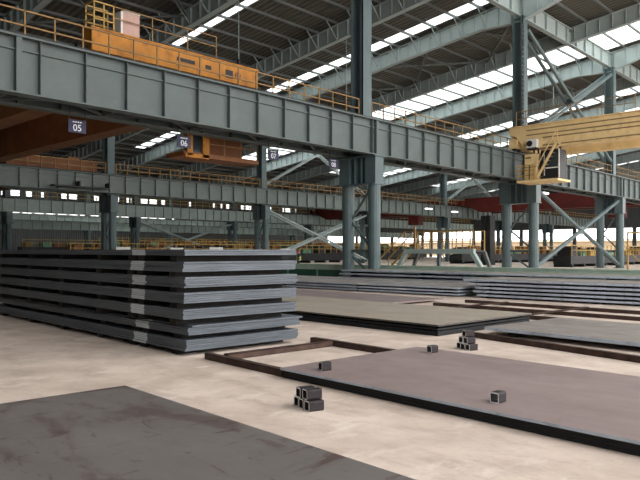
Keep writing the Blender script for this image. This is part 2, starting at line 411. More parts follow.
# horizontal bracing between the twin near beams, at the bottom flange
for k in range(18):
    u = -5+3.9*k
    t = MB().bar((0, -.74, 0), (1.95, .74, 0), .09, .09).bar((1.95, .74, 0), (3.78, -.70, 0), .09, .09).bar((1.95, -.74, 0), (1.95, .74, 0), .08, .08)
    tag(part('flange_brace', t, M['beam_dark'], None, (u, V1R, RT-1.85+.13)), 'zigzag brace between the twin near runway beams, %s bay from the left' % ORD[k], 'brace', 'zigzag braces under the near runway')

# catwalks with yellow railings
def railing(u0, u1, v, z, label, name='guard_rail', h=1.1, sp=1.0, mat='rail_old', th=.05, deck=True, axis=0, rails=(1., .55)):
    t = thing(name, label, 'railing', (u0, v, z), 0 if axis == 0 else R(90))
    L = u1-u0; n = int(round(L/sp)); sp = L/n
    if n+1 <= 70:
        pm = MB().box(-th/2, -th/2, 0, th/2, th/2, h).mesh('post', M[mat])
        for i in range(n+1): part('post', pm, None, t, (i*sp, 0, 0))
    else:
        g = MB()
        for i in range(n+1): g.box(i*sp-th/2, -th/2, 0, i*sp+th/2, th/2, h)
        o = part('post', g, M[mat], t); o['kind'] = 'stuff'
    for r in rails: part('rail', MB().box(0, -th/2, h*r-th, L, th/2, h*r), M[mat], t)
    part('toe_board', MB().box(0, -.01, 0, L, .01, .12), M[mat], t)
    return t
def walkway(u0, u1, v0, v1, z, label):
    tag(part('catwalk', MB().box(0, 0, -.06, u1-u0, v1-v0, 0), M['dark'], None, (u0, v0, z)), label, 'walkway')
walkway(-6, 148, 21.72, 22.88, RT+.02, 'dark catwalk between the twin near runway beams')
walkway(-6, 148, 53.79, 54.61, RT-.08, 'dark catwalk on top of the second runway')
walkway(-6, 148, 85.6, 86.4, RT-.18, 'dark catwalk on top of the third runway')
walkway(-6, 148, 117.6, 118.4, RT-.28, 'dark catwalk on top of the farthest runway')
def split_rail(v, z, cuts, labels, **k):
    for (a, b), l in zip(cuts, labels): railing(a, b, v, z, l, **k)
split_rail(22.0, RT+.02, [(-6, 26.5), (27.6, 44.9), (46.0, 63.2), (64.3, 147)],
           ['brown-yellow railing on the near runway, in front of the orange crane', 'brown-yellow railing on the near runway, right of the tall upper column',
            'brown-yellow railing on the near runway, behind the beige crane', 'brown-yellow railing on the near runway, far right end'])
split_rail(53.85, RT-.08, [(12.4, 29.7), (30.7, 48.0), (49.0, 66.4), (67.4, 84.7), (85.8, 147)],
           ['yellow railing on the second runway, left end behind the stack', 'yellow railing on the second runway, stretch under the orange cab',
            'yellow railing on the second runway, right of the 07 sign', 'yellow railing on the second runway, right of the tall near column', 'yellow railing on the second runway, far right stretch'], mat='rail_old', th=.085, sp=1.15)
railing(36, 147, 85.65, RT-.18, 'long yellow railing on the third runway', mat='yellow', th=.08, sp=1.4)
railing(45, 147, 117.65, RT-.28, 'long yellow railing on the farthest runway', mat='yellow', th=.08, sp=1.6)

# ================================================================ ROOF BEAMS
def roof_beam(u, i, label, braces):
    t = thing('roof_beam', label, 'beam', (u, 0, 0), 0, 'sloping roof beams')
    g = MB()
    def zt(v): return rz_(v)-.19
    D = 1.27
    cols = (V1R, V2R, V3R, V4R)
    is_col = i % 2 == 0
    def dep(v):
        if not is_col: return D
        d = min(abs(v-c_) for c_ in cols)
        return D+max(0, (3.2-d)/3.2)*.55
    vs = [V0]
    for c_ in cols: vs += [c_-3.2, c_, c_+3.2]
    vs += [V1-.3]; vs = sorted(set(vs))
    for v0, v1 in zip(vs, vs[1:]):
        for (x0, x1, o0, o1) in ((-.02, .02, 0, 0),):
            g.prism([(v0, zt(v0)-dep(v0)), (v1, zt(v1)-dep(v1)), (v1, zt(v1)), (v0, zt(v0))], 0, -.02, .02)
        g.prism([(v0, zt(v0)-dep(v0)), (v1, zt(v1)-dep(v1)), (v1, zt(v1)-dep(v1)+.06), (v0, zt(v0)-dep(v0)+.06)], 0, -.22, .22)
        g.prism([(v0, zt(v0)-.05), (v1, zt(v1)-.05), (v1, zt(v1)), (v0, zt(v0))], 0, -.20, .20)
    v = V0+1.3
    while v < V1-.5:
        g.box(-.18, v-.012, zt(v)-dep(v)+.03, .18, v+.012, zt(v)-.02); v += 1.025
    part('web_and_flanges', g, M['beam'], t)
    if braces:
        v = V0+.3; k = 0
        while v < 56:
            if v > V1R+2:
                for s in (-1, 1):
                    part('fly_brace', MB().bar((s*.18, v, zt(v)-D+.1), (s*1.35, v, zt(v)+.02), .07, .07), M['beam'], t)
            v += 2.05
    return t
UB = [8.72, 17.9, 27.06, 37.6, 45.4, 54.6, 63.9]+[73.0+9.17*k for k in range(9)]
lab = {2: 'dark sloping roof beam highest in the picture, above the orange crane', 3: 'pale sloping roof beam running up behind the pendant lamp, left of the tall shaft',
       4: 'pale sloping roof beam meeting the upper column above the beige crane', 5: 'dark sloping roof beam just before the wide bright skylight',
       6: 'brightly lit roof beam along the far edge of the wide skylight'}
for i, u in enumerate(UB):
    if i == 0: continue
    roof_beam(u, i, lab.get(i, '%s sloping roof beam counted from the left' % ORD[i]), 2 <= i <= 7)
# longitudinal roof beams over each column row
def long_beam(v, label):
    zt = rz_(v)-.30; g = MB()
    g.box(-6, -.02, -1.35, 148, .02, 0).box(-6, -.2, -1.35, 148, .2, -1.29).box(-6, -.2, -.05, 148, .2, 0)
    u = -5
    while u < 148: g.box(u-.012, -.18, -1.3, u+.012, .18, -.04); u += 1.95
    tag(part('eaves_beam', g, M['beam'], None, (0, v, zt)), label, 'beam')
long_beam(V1R, 'pale lengthwise roof beam over the near columns, at upper right')
long_beam(V2R, 'lengthwise roof beam over the second column row')
long_beam(V3R, 'lengthwise roof beam over the third column row')
long_beam(V4R, 'lengthwise roof beam over the farthest column row')
# horizontal cross bracing under the roof in the bays next to the middle column
rb = MB()
for (ua, ub) in ((45.4, 54.6), (17.9, 27.06)):
    for v in range(22, 54, 8):
        rb.bar((ua, v, rz_(v)-.5), (ub, v+8, rz_(v+8)-.5), .14, .14); rb.bar((ub, v, rz_(v)-.5), (ua, v+8, rz_(v+8)-.5), .14, .14)
part('roof_bracing', rb, M['beam_dark'], ceil)

# ================================================================ VERTICAL BRACING
def brace(name, p, q, r, label, off=.0, mat='beam', n=8, group=None):
    """twin members side by side, one thing"""
    p = Vector(p); q = Vector(q); t = thing(name, label, 'brace', p, 0, group)
    for s in ((-1, 1) if off else (0,)):
        part('brace_member', MB().tube((0, s*off, 0), q-p+Vector((0, s*off, 0)), r, n), M[mat], t)
def cross(p, q, r, label, off, mat='beam', group=None):
    """X of two diagonals bolted together at the middle"""
    p = Vector(p); q = Vector(q); t = thing('cross_brace', label, 'brace', (p.x, p.y, 0), 0, group); L = q.x-p.x
    for s in ((-1, 1) if off else (0,)):
        part('brace_member', MB().tube((0, s*off, p.z), (L, s*off, q.z), r, 8), M[mat], t)
        part('brace_member', MB().tube((0, s*off, q.z), (L, s*off, p.z), r, 8), M[mat], t)
    part('gusset', MB().box(L/2-.35, -max(off, .1), (p.z+q.z)/2-.3, L/2+.35, max(off, .1), (p.z+q.z)/2+.3), M[mat], t)
def chevron(u0, u1, v, z0, z1, r, label, off, mat='beam'):
    t = thing('chevron_brace', label, 'brace', (u0, v, 0)); m_ = (u1-u0)/2
    for s in (-1, 1):
        part('brace_member', MB().tube((0, s*off, z0), (m_, s*off, z1), r, 8), M[mat], t)
        part('brace_member', MB().tube((m_, s*off, z1), (2*m_, s*off, z0), r, 8), M[mat], t)
    part('apex_plate', MB().box(m_-.4, -off, z1-.35, m_+.4, off, z1+.15), M[mat], t)
V2 = V2R+.12
cross((49.05, V2, 6.2), (66.4, V2, .5), .13, 'pale cross of twin diagonal pipes in the second row, behind the worker', .42)
chevron(49.0, 66.4, V2, 8.9, 13.2, .11, 'pale inverted-V pipe brace between the 07 sign and the tall near column', .22)
chevron(85.7, 103.1, V2, 8.9, 13.2, .11, 'inverted-V pipe brace seen under the near runway, left of the beige crane', .22)
cross((52.6, V3R, 6.0), (70.0, V3R, .6), .13, 'distant cross of diagonal pipes above the left plate stack', .3)
cross((46.0, V1R-.9, 6.2), (63.2, V1R-.9, .4), .16, 'cross of diagonal pipes right of the column under the beige crane', 0, 'column')
cross((46.0, V1R, 18.0), (63.2, V1R, 9.9), .14, 'cross of twin diagonal pipes beside the upper column, above the beige crane', .3, 'column')

# ================================================================ CRANES
def dice(mb, *a): return mb
# ---- orange crane at upper left
ZR = RT+.11
t = thing('overhead_crane', 'orange overhead crane resting on the near runway at upper left', 'crane', (16.15, 23.2, ZR))
g = MB(); g.box(-4.1, -.35, .52, 4.1, .35, 1.36)
g.box(-4.15, -.38, 1.34, 4.15, .38, 1.41).box(-3.9, -.3, .1, -2.2, .3, .3).box(2.0, -.3, .1, 3.9, .3, .3)
part('end_truck', g, M['orange'], t, bevel=.02)
for x0, z0, x1, z1 in ((-.35, .90, .55, 1.05), (2.2, .70, 2.6, 1.05), (1.1, .85, 1.4, 1.02)):
    part('slot_cover', MB().box(x0, -.37, z0, x1, -.352, z1), M['dark'], t)
part('panel_ring', MB().tube((2.9, -.375, .9), (2.9, -.35, .9), .16, 16), M['orange_dark'], t)
for x in (-3.4, -2.6, 2.5, 3.4):
    part('wheel', MB().tube((x, -.12, .2), (x, .12, .2), .2, 14), M['dark'], t)
for xs in (-2.6, 2.6):
    g = MB()
    g.prism([(.40, .30), (3.6, -.45), (27, -.45), (29.6, .2), (29.6, 1.45), (.40, 1.45)], 0, xs-.55, xs+.55)
    g.prism([(.40, 1.45), (29.6, 1.45), (29.6, 1.51), (.40, 1.51)], 0, xs-.65, xs+.65)
    part('bridge_girder', g, M['orange_dark'], t)
part('end_truck', MB().box(-4.1, 29.65, .18, 4.1, 30.3, 1.2), M['orange'], t)
h = MB()
def rails(m, pts, z0, hh, th=.045, rr=(1., .66, .33)):
    for p in pts: m.box(p[0]-th/2, p[1]-th/2, z0, p[0]+th/2, p[1]+th/2, z0+hh)
    for p, q in zip(pts, pts[1:]):
        for r in rr: m.bar((p[0], p[1], z0+hh*r), (q[0], q[1], z0+hh*r), th, th)
rails(h, [(-3.1, .3), (-4.0, .3), (-4.0, -.32), (-3.6, -.32), (-3.2, -.32)], 1.41, .95)
part('end_handrail', h, M['yellow'], t)
h = MB(); rails(h, [(-3.2, -.32), (-1.5, -.32), (.2, -.32), (1.7, -.32)], 1.41, .95, .035, (1., .55)); part('top_handrail', h, M['rail_old'], t)
cb = part('switch_cabinet', MB().box(-2.75, -.2, 1.41, -2.0, .28, 2.32), M['pink'], t)
part('cabinet_casing', MB().box(-2.83, -.22, 1.41, -2.75, .3, 2.38).box(-2.83, -.22, 2.32, -1.98, .3, 2.38), M['white'], cb)
for x in (-4.55, 4.1): part('buffer', MB().tube((x, 0, .6), (x+.45, 0, .6), .13, 12), M['dark'], t)
part('trolley', MB().box(-2.2, 18, 1.51, 2.2, 21, 2.3).tube((-1.5, 19.5, 2.3), (1.5, 19.5, 2.3), .5, 14), M['orange_dark'], t)
# driver cab slung below the bridge
k = part('driver_cab', MB().box(.9, .95, -2.75, 5.3, 2.3, -2.55).box(1.9, 2.2, -2.55, 5.3, 2.3, .3).box(1.9, .95, -1.1, 5.3, 1.02, .3), M['orange_dark'], t)
fr = MB().box(1.05, .88, -2.7, 1.35, .98, -.9).box(1.9, .88, -2.75, 2.25, 1.0, -.6).box(.95, .88, -2.80, 2.25, 1.0, -2.62).box(1.05, .88, -1.2, 1.9, .98, -.95)
part('cab_frame', fr, M['orange'], k)
part('cab_window', MB().box(1.3, 1.0, -2.62, 1.9, 1.04, -1.2), M['glassd'], k)
h = MB(); rails(h, [(2.3, .98), (3.2, .98), (4.2, .98), (5.2, .98)], -2.55, .95, .04, (1., .5)); part('cab_handrail', h, M['rail_old'], k)
for x in (2.1, 5.1): part('hanger', MB().box(x, 1.6, -.3, x+.1, 1.7, .35), M['dark'], k)

# ---- brown-orange crane in the next span, its end just showing at the left
t = thing('overhead_crane', 'brown-orange overhead crane end on the second runway at the left', 'crane', (25.4, 54.9, RT-.1+.11), 0)
for y in (0, 30.4): part('end_truck', MB().box(-4, y-.32, .18, 3.9, y+.32, 1.1), M['orange_dark'], t)
for xs in (-2.4, 2.0):
    part('bridge_girder', MB().prism([(.34, .2), (3.5, -.5), (27, -.5), (30.0, .2), (30.0, 1.4), (.34, 1.4)], 0, xs-.5, xs+.5), M['orange_dark'], t)
for y in (0, 30.4):
    for x in (-3.2, 3.2): part('wheel', MB().tube((x, y-.12, .2), (x, y+.12, .2), .2, 12), M['dark'], t)
tag(part('service_platform', MB().box(0, 0, 0, 5, .73, .12).box(4.9, 0, .12, 5, .73, .55).box(2.2, 0, .12, 2.3, .73, .55), M['dark'], None, (24.4, 52.5, 6.95)), 'dark service platform hung on the second runway at the left', 'platform')

# ---- beige crane at right, spanning towards the camera side
t = thing('overhead_crane', 'beige overhead crane with driver cab and stair at the right edge', 'crane', (44.8, 21.4, ZR))
def beige_girder(x0, x1):
    return MB().prism([(.32, 1.58), (.32, 1.05), (-.15, .95), (-.45, .5), (-.75, .0), (-17.5, .0), (-17.5, 1.58)], 0, x0, x1)
part('bridge_girder', beige_girder(-2.2, -1.2), M['beige'], t, bevel=.02)
part('bridge_girder', beige_girder(1.4, 2.4), M['beige'], t, bevel=.02)
gr = MB()
for z, y0 in ((1.28, -.95), (.95, -.95), (.68, -2.1), (.16, -2.1)): gr.box(-2.23, -17.4, z-.035, -2.2, y0, z+.035)
part('groove', gr, M['beige_dark'], t)
part('flange', MB().box(-2.3, -17.5, 1.58, -1.1, .32, 1.64).box(1.3, -17.5, 1.58, 2.5, .32, 1.64), M['beige'], t)
part('end_truck', MB().box(-2.3, -.3, .15, 3.6, .3, .75).box(-2.0, -.3, .75, 2.2, .3, 1.0), M['beige'], t)
for x in (-2.0, -1.4, 2.4, 3.1): part('wheel', MB().tube((x, -.12, .17), (x, .12, .17), .2, 14), M['dark'], t)
ac = part('air_conditioner', MB().box(-2.62, -1.85, .02, -2.25, -1.15, .58), M['white'], t, bevel=.02)
part('fan_grille', MB().tube((-2.645, -1.37, .30), (-2.61, -1.37, .30), .20, 20), M['black'], ac)
part('bracket', MB().box(-2.62, -1.82, -.08, -2.2, -1.76, .02).box(-2.62, -1.26, -.08, -2.2, -1.2, .02).box(-2.62, -1.82, -.12, -2.2, -1.2, -.08), M['dark'], ac)
cabn = part('driver_cab', MB().box(-2.5, -1.85, -2.2, -1.2, -.95, -.40), M['beige'], t, bevel=.02)
part('cab_trim', MB().box(-2.52, -1.87, -1.3, -1.2, -.93, -1.25), M['beige_dark'], cabn)
part('vent', MB().box(-2.52, -1.4, -.68, -2.5, -1.02, -.60), M['black'], cabn)
gc = part('glazed_cab', MB().box(-2.3, -3.3, -2.1, -1.2, -2.0, -.2), M['dark'], t)
part('cab_window', MB().box(-2.33, -3.25, -1.4, -2.3, -2.3, -.5), M['glassd'], gc)
part('window_frame', MB().box(-2.35, -3.3, -1.45, -2.3, -2.25, -1.38).box(-2.35, -3.32, -2.1, -2.3, -3.24, -.2).box(-2.35, -2.3, -1.9, -2.3, -2.25, -.5), M['white'], gc)
part('platform', MB().box(-3.0, -3.5, -2.34, -1.0, -.62, -2.2), M['beige'], t)
h = MB(); rails(h, [(-2.95, -1.5), (-2.95, -.66), (-2.0, -.66), (-1.1, -.66)], -2.2, 1.0, .05, (1., .66, .33)); part('platform_handrail', h, M['yellow'], t)
h = MB(); rails(h, [(-2.95, -1.5), (-2.95, -1.85)], -2.2, 1.0, .05, (1., .66, .33)); part('platform_gate', h, M['yellow'], t)
st = MB()
A = Vector((-2.75, -1.9, -2.2)); B = Vector((-2.75, -3.35, .3))
for dx in (0, .5): st.bar(A+Vector((dx, 0, 0)), B+Vector((dx, 0, 0)), .05, .16)
stair = part('stair', st, M['beige'], t)
s2 = MB()
for k in range(1, 10):
    p = A.lerp(B, k/10); s2.box(p.x, p.y-.1, p.z-.015, p.x+.5, p.y+.1, p.z+.015)
part('tread', s2, M['beige_dark'], stair)
part('stair_rail', MB().bar(A+Vector((0, 0, .8)), B+Vector((0, 0, .8)), .05, .05).bar(A, A+Vector((0, 0, .8)), .04, .04).bar(B, B+Vector((0, 0, .8)), .04, .04), M['beige'], stair)
for x, y in ((-1.9, -1.7), (-1.9, -3.2), (-1.5, -1.2), (-1.5, -3.0)): part('hanger', MB().box(x, y, -.42, x+.1, y+.1, .02), M['dark'], t)
h = MB(); rails(h, [(-2.2+.0, -.2), (-2.2, -.9), (-2.2, -2), (-2.2, -4), (-2.2, -6), (-2.2, -8)], 1.64, 1.0, .04, (1., .5)); part('top_handrail', h, M['rail_old'], t)

# ---- red cranes in the distance
def red_crane(u, v0, v1, z, label):
    t = thing('overhead_crane', label, 'crane', (u, v0, z), 0)
    L = v1-v0
    for xs in (-1.8, 1.8):
        part('bridge_girder', MB().prism([(.3, .2), (3, -1.0), (L-3, -1.0), (L-.3, .2), (L-.3, 1.2), (.3, 1.2)], 0, xs-.5, xs+.5), M['red'], t)
    for y in (0, L): part('end_truck', MB().box(-3.2, y-.3, .12, 3.2, y+.3, .8), M['red'], t)
    for y in (0, L):
        for x in (-2.6, 2.6): part('wheel', MB().tube((x, y-.1, .16), (x, y+.1, .16), .2, 10), M['dark'], t)
    part('driver_cab', MB().box(-3.6, 6, -2.6, -2.3, 8, -.6).box(-3.6, 6, -.6, -2.3, 8, -.4), M['red'], t)
    part('trolley', MB().box(-2.4, L*.5, 1.2, 2.4, L*.5+2.5, 2.0), M['dark'], t)
red_crane(92, 23.2, 53.5, ZR-.05, 'red overhead crane behind the column under the beige crane')
red_crane(92, 54.9, 85.3, ZR-.15, 'distant red overhead crane between the second and third runways')

# ================================================================ SIGNS
def text_mesh(s, size):
    cu = bpy.data.curves.new('sign_text', 'FONT'); cu.body = s; cu.size = size; cu.extrude = .004
    cu.align_x = 'CENTER'; cu.align_y = 'CENTER'
    o = bpy.data.objects.new('tmp', cu); col.objects.link(o)
    dg = bpy.context.evaluated_depsgraph_get(); dg.update()
    me = bpy.data.meshes.new_from_object(o.evaluated_get(dg)); bpy.data.objects.remove(o)
    me.materials.clear(); me.materials.append(M['signtxt']); return me
for s, u, where in (('05', 11.2, 'at the left edge under the orange crane bridge'), ('06', 15.75, 'beside the orange cab'), ('07', 20.7, 'in front of the second-row column'), ('08', 24.85, 'just left of the tall near column')):
    t = thing('bay_sign', 'navy sign with white number %s, %s' % (s, where), 'sign', (u, 22.3, 5.80), 0, 'bay number signs')
    part('board', MB().box(-.33, -.02, 0, .33, .02, .46), M['sign'], t)
    me = text_mesh(s, .33); o = part('lettering', me, None, t, (.0, -.024, .165)); o.rotation_euler = (R(90), 0, 0)
    sm = MB()
    for k in range(4): sm.box(-.17+.09*k, -.026, .36, -.11+.09*k, -.02, .40)
    part('small_lettering', sm, M['signtxt'], t)
    part('hanger', MB().box(-.3, -.01, .46, -.28, .01, .86).box(.28, -.01, .46, .3, .01, .86).box(-.3, -.01, .84, .3, .01, .86), M['dark'], t)

# ================================================================ LAMPS
def pendant(u, v, z, label):
    t = thing('pendant_lamp', label, 'lamp', (u, v, z), 0, 'pendant lamps')
    zr = rz_(v)-.3-z
    part('shade', MB().tube((0, 0, 0), (0, 0, .35), .30, 16, .12), M['dark'], t)
    part('ballast', MB().tube((0, 0, .35), (0, 0, .75), .12, 12), M['dark'], t)
    part('bulb', MB().tube((0, 0, -.04), (0, 0, .1), .16, 12), M['white'], t)
    part('rod', MB().tube((0, 0, .75), (0, 0, zr), .025, 6), M['beam'], t)
pendant(27.0, 32.3, 13.0, 'dark pendant lamp on a long rod above the right end of the orange crane')
pendant(40.0, 34.5, 12.0, 'small pendant lamp on a long rod right of the tall upper shaft')
pendant(62.0, 27.0, 12.5, 'pendant lamp on a long rod behind the beige crane')
for u, v, l in ((80, 49, 'lit white tube lamp left of the red crane'), (72, 48, 'lit white tube lamp near the second runway railing'), (60, 27, 'lit white lamp at the right edge beside the diagonal brace')):
    t = thing('tube_lamp', l, 'lamp', (u, v, 7.0))
    part('diffuser', MB().box(-.6, -.15, 0, .6, .15, .14), M['lit'], t); part('housing', MB().box(-.65, -.2, .14, .65, .2, .22), M['dark'], t)
    part('cord', MB().tube((0, 0, .22), (0, 0, rz_(v)-7.05), .02, 5), M['dark'], t)

# ================================================================ FLOOR ITEMS
def plate(a0, a1, b0, b1, z0, z1, mat, label, rot=0, name='steel_plate', group=None, bev=.004, edge=None):
    x, y = pw(a0, b0)
    g = MB().box(0, 0, 0, a1-a0, b1-b0, z1-z0)
    mats = [M[mat]]
    if edge:
        g.m = [0, 0, 1, 1, 1, 1]; mats = [M[mat], M[edge]]
    o = part(name, g, mats, None, (x, y, z0), PR+rot, bevel=bev)
    return tag(o, label, 'steel plate', group)
plate(1.1, 3.56, -.6, 7.2, .001, .03, 'plate_fore', 'large stained grey-brown steel plate lying on the floor at bottom left')
plate(5.27, 8.0, -1.8, 6.43, .100, .128, 'plate_mauve', 'large mauve-brown steel plate with a blue-grey edge and single tube offcuts on it', edge='plate_edge')
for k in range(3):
    plate(5.30, 7.97, -1.77, 6.40, .002+.0325*k, .0335+.0325*k, 'plate_black', 'black plate under the large mauve-brown plate, %s from the floor' % ORD[k], group='black plates under the mauve plate')  # set-back near-black fill for the dark band below the mauve edge
plate(9.96, 13.35, 7.5, 16.5, .185, .22, 'plate_beige', 'beige-grey steel plate on top of the low pile in the middle', edge='plate_dark')
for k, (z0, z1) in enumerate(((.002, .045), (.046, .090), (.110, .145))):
    plate(9.99, 13.32, 7.53, 16.4, z0, z1, 'plate_black', 'black plate under the beige-grey one in the middle pile, %s from the floor' % ORD[k], group='black plates of the middle pile')  # same near-black fill below the beige-grey top plate
for k, b in enumerate((8.0, 10.6, 13.2, 15.8)):
    x, y = pw(10.1, b)
    tag(part('spacer_bar', MB().box(0, 0, 0, 3.0, .12, .0385), M['timber'], None, (x, y, .1455), PR), 'thin spacer under the beige-grey plate, %s from its near end' % ORD[k], 'spacer', 'upper spacers in the middle pile')
    tag(part('spacer_bar', MB().box(0, 0, 0, 3.0, .12, .019), M['timber'], None, (x, y, .0905), PR), 'lowest spacer in the middle plate pile, %s from its near end' % ORD[k], 'spacer', 'lower spacers in the middle pile')
plate(14.2, 17.0, 12.6, 24, .06, .10, 'plate_purple', 'purple-brown steel plate lying behind the beige-grey plate')
for k, b in enumerate((13.2, 16.5, 20, 23)):
    x, y = pw(14.3, b)
    tag(part('skid', MB().box(0, 0, 0, 2.6, .12, .06), M['timber'], None, (x, y, 0), PR), 'skid under the purple-brown plate, %s from the right' % ORD[k], 'skid', 'skids under the purple plate')
# turned grey plate at right with blue edge
x, y = pw(10.84, 7.08)
RG = PR-R(2.5)
g = MB().box(0, -7.5, 0, 2.75, 0, .06); g.m = [0, 0, 1, 1, 1, 1]
tag(part('steel_plate', g, [M['plate_grey'], M['plate_edge']], None, (x, y, .095), RG, bevel=.004), 'grey steel plate with a pale blue edge, lying at the right beside the beige-grey plate', 'steel plate')
for k, d in enumerate((-.6, -3.6, -6.6)):
    tag(part('skid', MB().box(.10, d, 0, 2.7, d+.15, .094), M['timber'], None, (x, y, 0), RG), 'skid under the blue-edged grey plate, %s from its left end' % ORD[k], 'skid', 'skids under the blue-edged plate')

# ---- tall stack of plates at left
LAY = [(.080, .246, 5, 0, .03), (.314, .464, 5, .045, .03), (.560, .718, 5, -.04, .03), (.803, .966, 5, -.03, .02), (1.040, 1.203, 5, -.02, .0), (1.281, 1.436, 5, -.05, .02), (1.530, 1.624, 3, -.03, .03)]
tot = 0
for j, (z0, z1, n, da, _) in enumerate(LAY):
    th = (z1-z0)/n
    for k in range(n):
        oa = random.uniform(-.014, .014); ob = random.uniform(-.016, .016)
        if j == 1 and k == 4: oa += .05
        plate(5.27+da+oa, 7.50+da+oa, 8.66+ob, 18.2+ob, z0+k*th+.0006, z0+(k+1)*th-.0012, 'stack',
              'plate in the tall left stack, %s bundle up, %s plate from its bottom' % (ORD[j], ORD[k]), group='plates of the tall left stack', bev=.003)
BAR = (8.95, 10.0, 10.35, 11.6, 13.4, 15.2, 17.2)
for j in range(7):
    z0 = 0 if j == 0 else LAY[j-1][1]; z1 = LAY[j][0]; da = LAY[j][3]
    for k, b in enumerate(BAR):
        x, y = pw(5.31+da, b)
        tag(part('spacer_bar', MB().box(0, 0, 0, 2.1, .20, z1-z0-.001), M['timber'], None, (x, y, z0), PR),
            ('dark bar on the floor under the tall left stack, %s from the near corner' % ORD[k]) if j == 0 else 'spacer bar above the left stack\'s %s bundle, %s from near corner' % (ORD[j-1], ORD[k]), 'spacer', 'spacer bars of the tall left stack')

# ---- rusty floor rails
def rail_(a0, b0, a1, b1, label, h=.09, w=.11, z=0.):
    x0, y0 = pw(a0, b0); x1, y1 = pw(a1, b1); d = Vector((x1-x0, y1-y0, 0)); L = d.length
    g = MB().box(0, -w/2, 0, L, w/2, .014).box(0, -w/2, h-.014, L, w/2, h).box(0, -.012, .014, L, .012, h-.014).box(0, -w/2, 0, .02, w/2, h).box(0, w/2-.012, .0, L, w/2, h).box(0, -w/2, .0, L, -w/2+.012, h)
    tag(part('floor_rail', g, M['rust'], None, (x0, y0, z), math.atan2(d.y, d.x)), label, 'rail', 'rusty floor rails')
rail_(5.42, 8.3, 5.38, 6.45, 'rusty floor rail running from the tall stack to the left tip of the mauve plate')
rail_(5.55, 8.02, 7.66, 8.0, 'rusty floor rail crossing from the tall stack toward the middle')
rail_(7.75, 8.55, 7.67, 6.46, 'rusty floor rail from the tall stack to the back of the mauve plate')
rail_(10.42, 7.05, 9.55, 2.6, 'rusty floor rail in front of the blue-edged grey plate', h=.09)
for k, a in enumerate((14.1, 15.6, 17.2)):
    rail_(a, 11.9, a, 1.0, 'far rusty floor rail running right, %s behind the beige plate' % ORD[k])
for k, b in enumerate((10.4, 8.0, 5.4)):
    rail_(14.2, b, 17.1, b, 'short cross rail between the far rusty rails, %s from the left' % ORD[k], z=.091, h=.03)

# ---- square tube offcuts
def tube_mesh(L, s=.104, w=.012):
    g = MB(); r = s/2; n = []
    def ring(half, rad, k=3):
        pts = []
        for cx, cy, a0 in ((1, 1, 0), (-1, 1, 90), (-1, -1, 180), (1, -1, 270)):
            for i in range(k+1):
                a = R(a0+90*i/k); pts.append((cx*(half-rad)+rad*math.cos(a), cy*(half-rad)+rad*math.sin(a)))
        return pts
    o = ring(r, .016); i_ = ring(r-w, .008); N = len(o)
    vs = [(0, p[0], p[1]+r) for p in o]+[(L, p[0], p[1]+r) for p in o]+[(0, p[0], p[1]+r) for p in i_]+[(L, p[0], p[1]+r) for p in i_]
    fs = []; ms = []
    for k in range(N):
        q = (k+1) % N
        fs.append((k, q, N+q, N+k)); ms.append(0)
        fs.append((2*N+q, 2*N+k, 3*N+k, 3*N+q)); ms.append(2)
        fs.append((q, k, 2*N+k, 2*N+q)); ms.append(1)
        fs.append((N+k, N+q, 3*N+q, 3*N+k)); ms.append(1)
    me = bpy.data.meshes.new('square_tube'); me.from_pydata(vs, [], fs); me.validate()
    for m_ in (M['tube'], M['tube_cut'], M['tube_in']): me.materials.append(m_)
    me.polygons.foreach_set('material_index', ms); return me
tmA = tube_mesh(.17); tmB = tube_mesh(.13)
def tube_(a, b, z, rot, label, me=tmA, group=None):
    x, y = pw(a, b); tag(part('square_tube', me, None, None, (x, y, z), PR+rot), label, 'tube', group)
r13 = R(-13)
ax = Vector((math.cos(r13), math.sin(r13))); pv = Vector((-ax.y, ax.x))
def pile(a, b, rows, s, txt, group, me, gap=.013):
    """a, b: near end of the right-hand bottom tube"""
    names = {3: ['rightmost', 'middle', 'leftmost'], 2: ['right', 'left'], 1: ['single']}
    for r_, n in enumerate(rows):
        for k in range(n):
            off = pv*(k*(s+gap)+r_*(s+gap)/2)+ax*random.uniform(-.02, .02)
            tube_(a+off.x, b+off.y, r_*(s+.001), r13+R(random.uniform(-1, 1) if n > 1 else -6), '%s tube offcut, %s row of %s' % (names[n][k], ['bottom', 'upper', 'topmost'][r_], txt), me, group)
pile(4.38, 4.90, (3, 2), .104, 'the near pile on the floor', 'tube offcuts in the near pile', tmA)
pile(8.93, 6.13, (3, 2, 1), .104, 'the farther pile beyond the mauve plate', 'tube offcuts in the farther pile', tmA)
tube_(5.50, 5.93, .128, R(-14), 'single square tube offcut at the left end of the mauve plate', tmB, 'single tubes on the mauve plate')
tube_(7.62, 5.90, .128, R(-8), 'single square tube offcut near the back edge of the mauve plate', tmB, 'single tubes on the mauve plate')
tube_(5.56, 3.52, .128, R(0), 'single tube offcut with shiny sawn end, near the mauve plate\'s front edge', tmB, 'single tubes on the mauve plate')

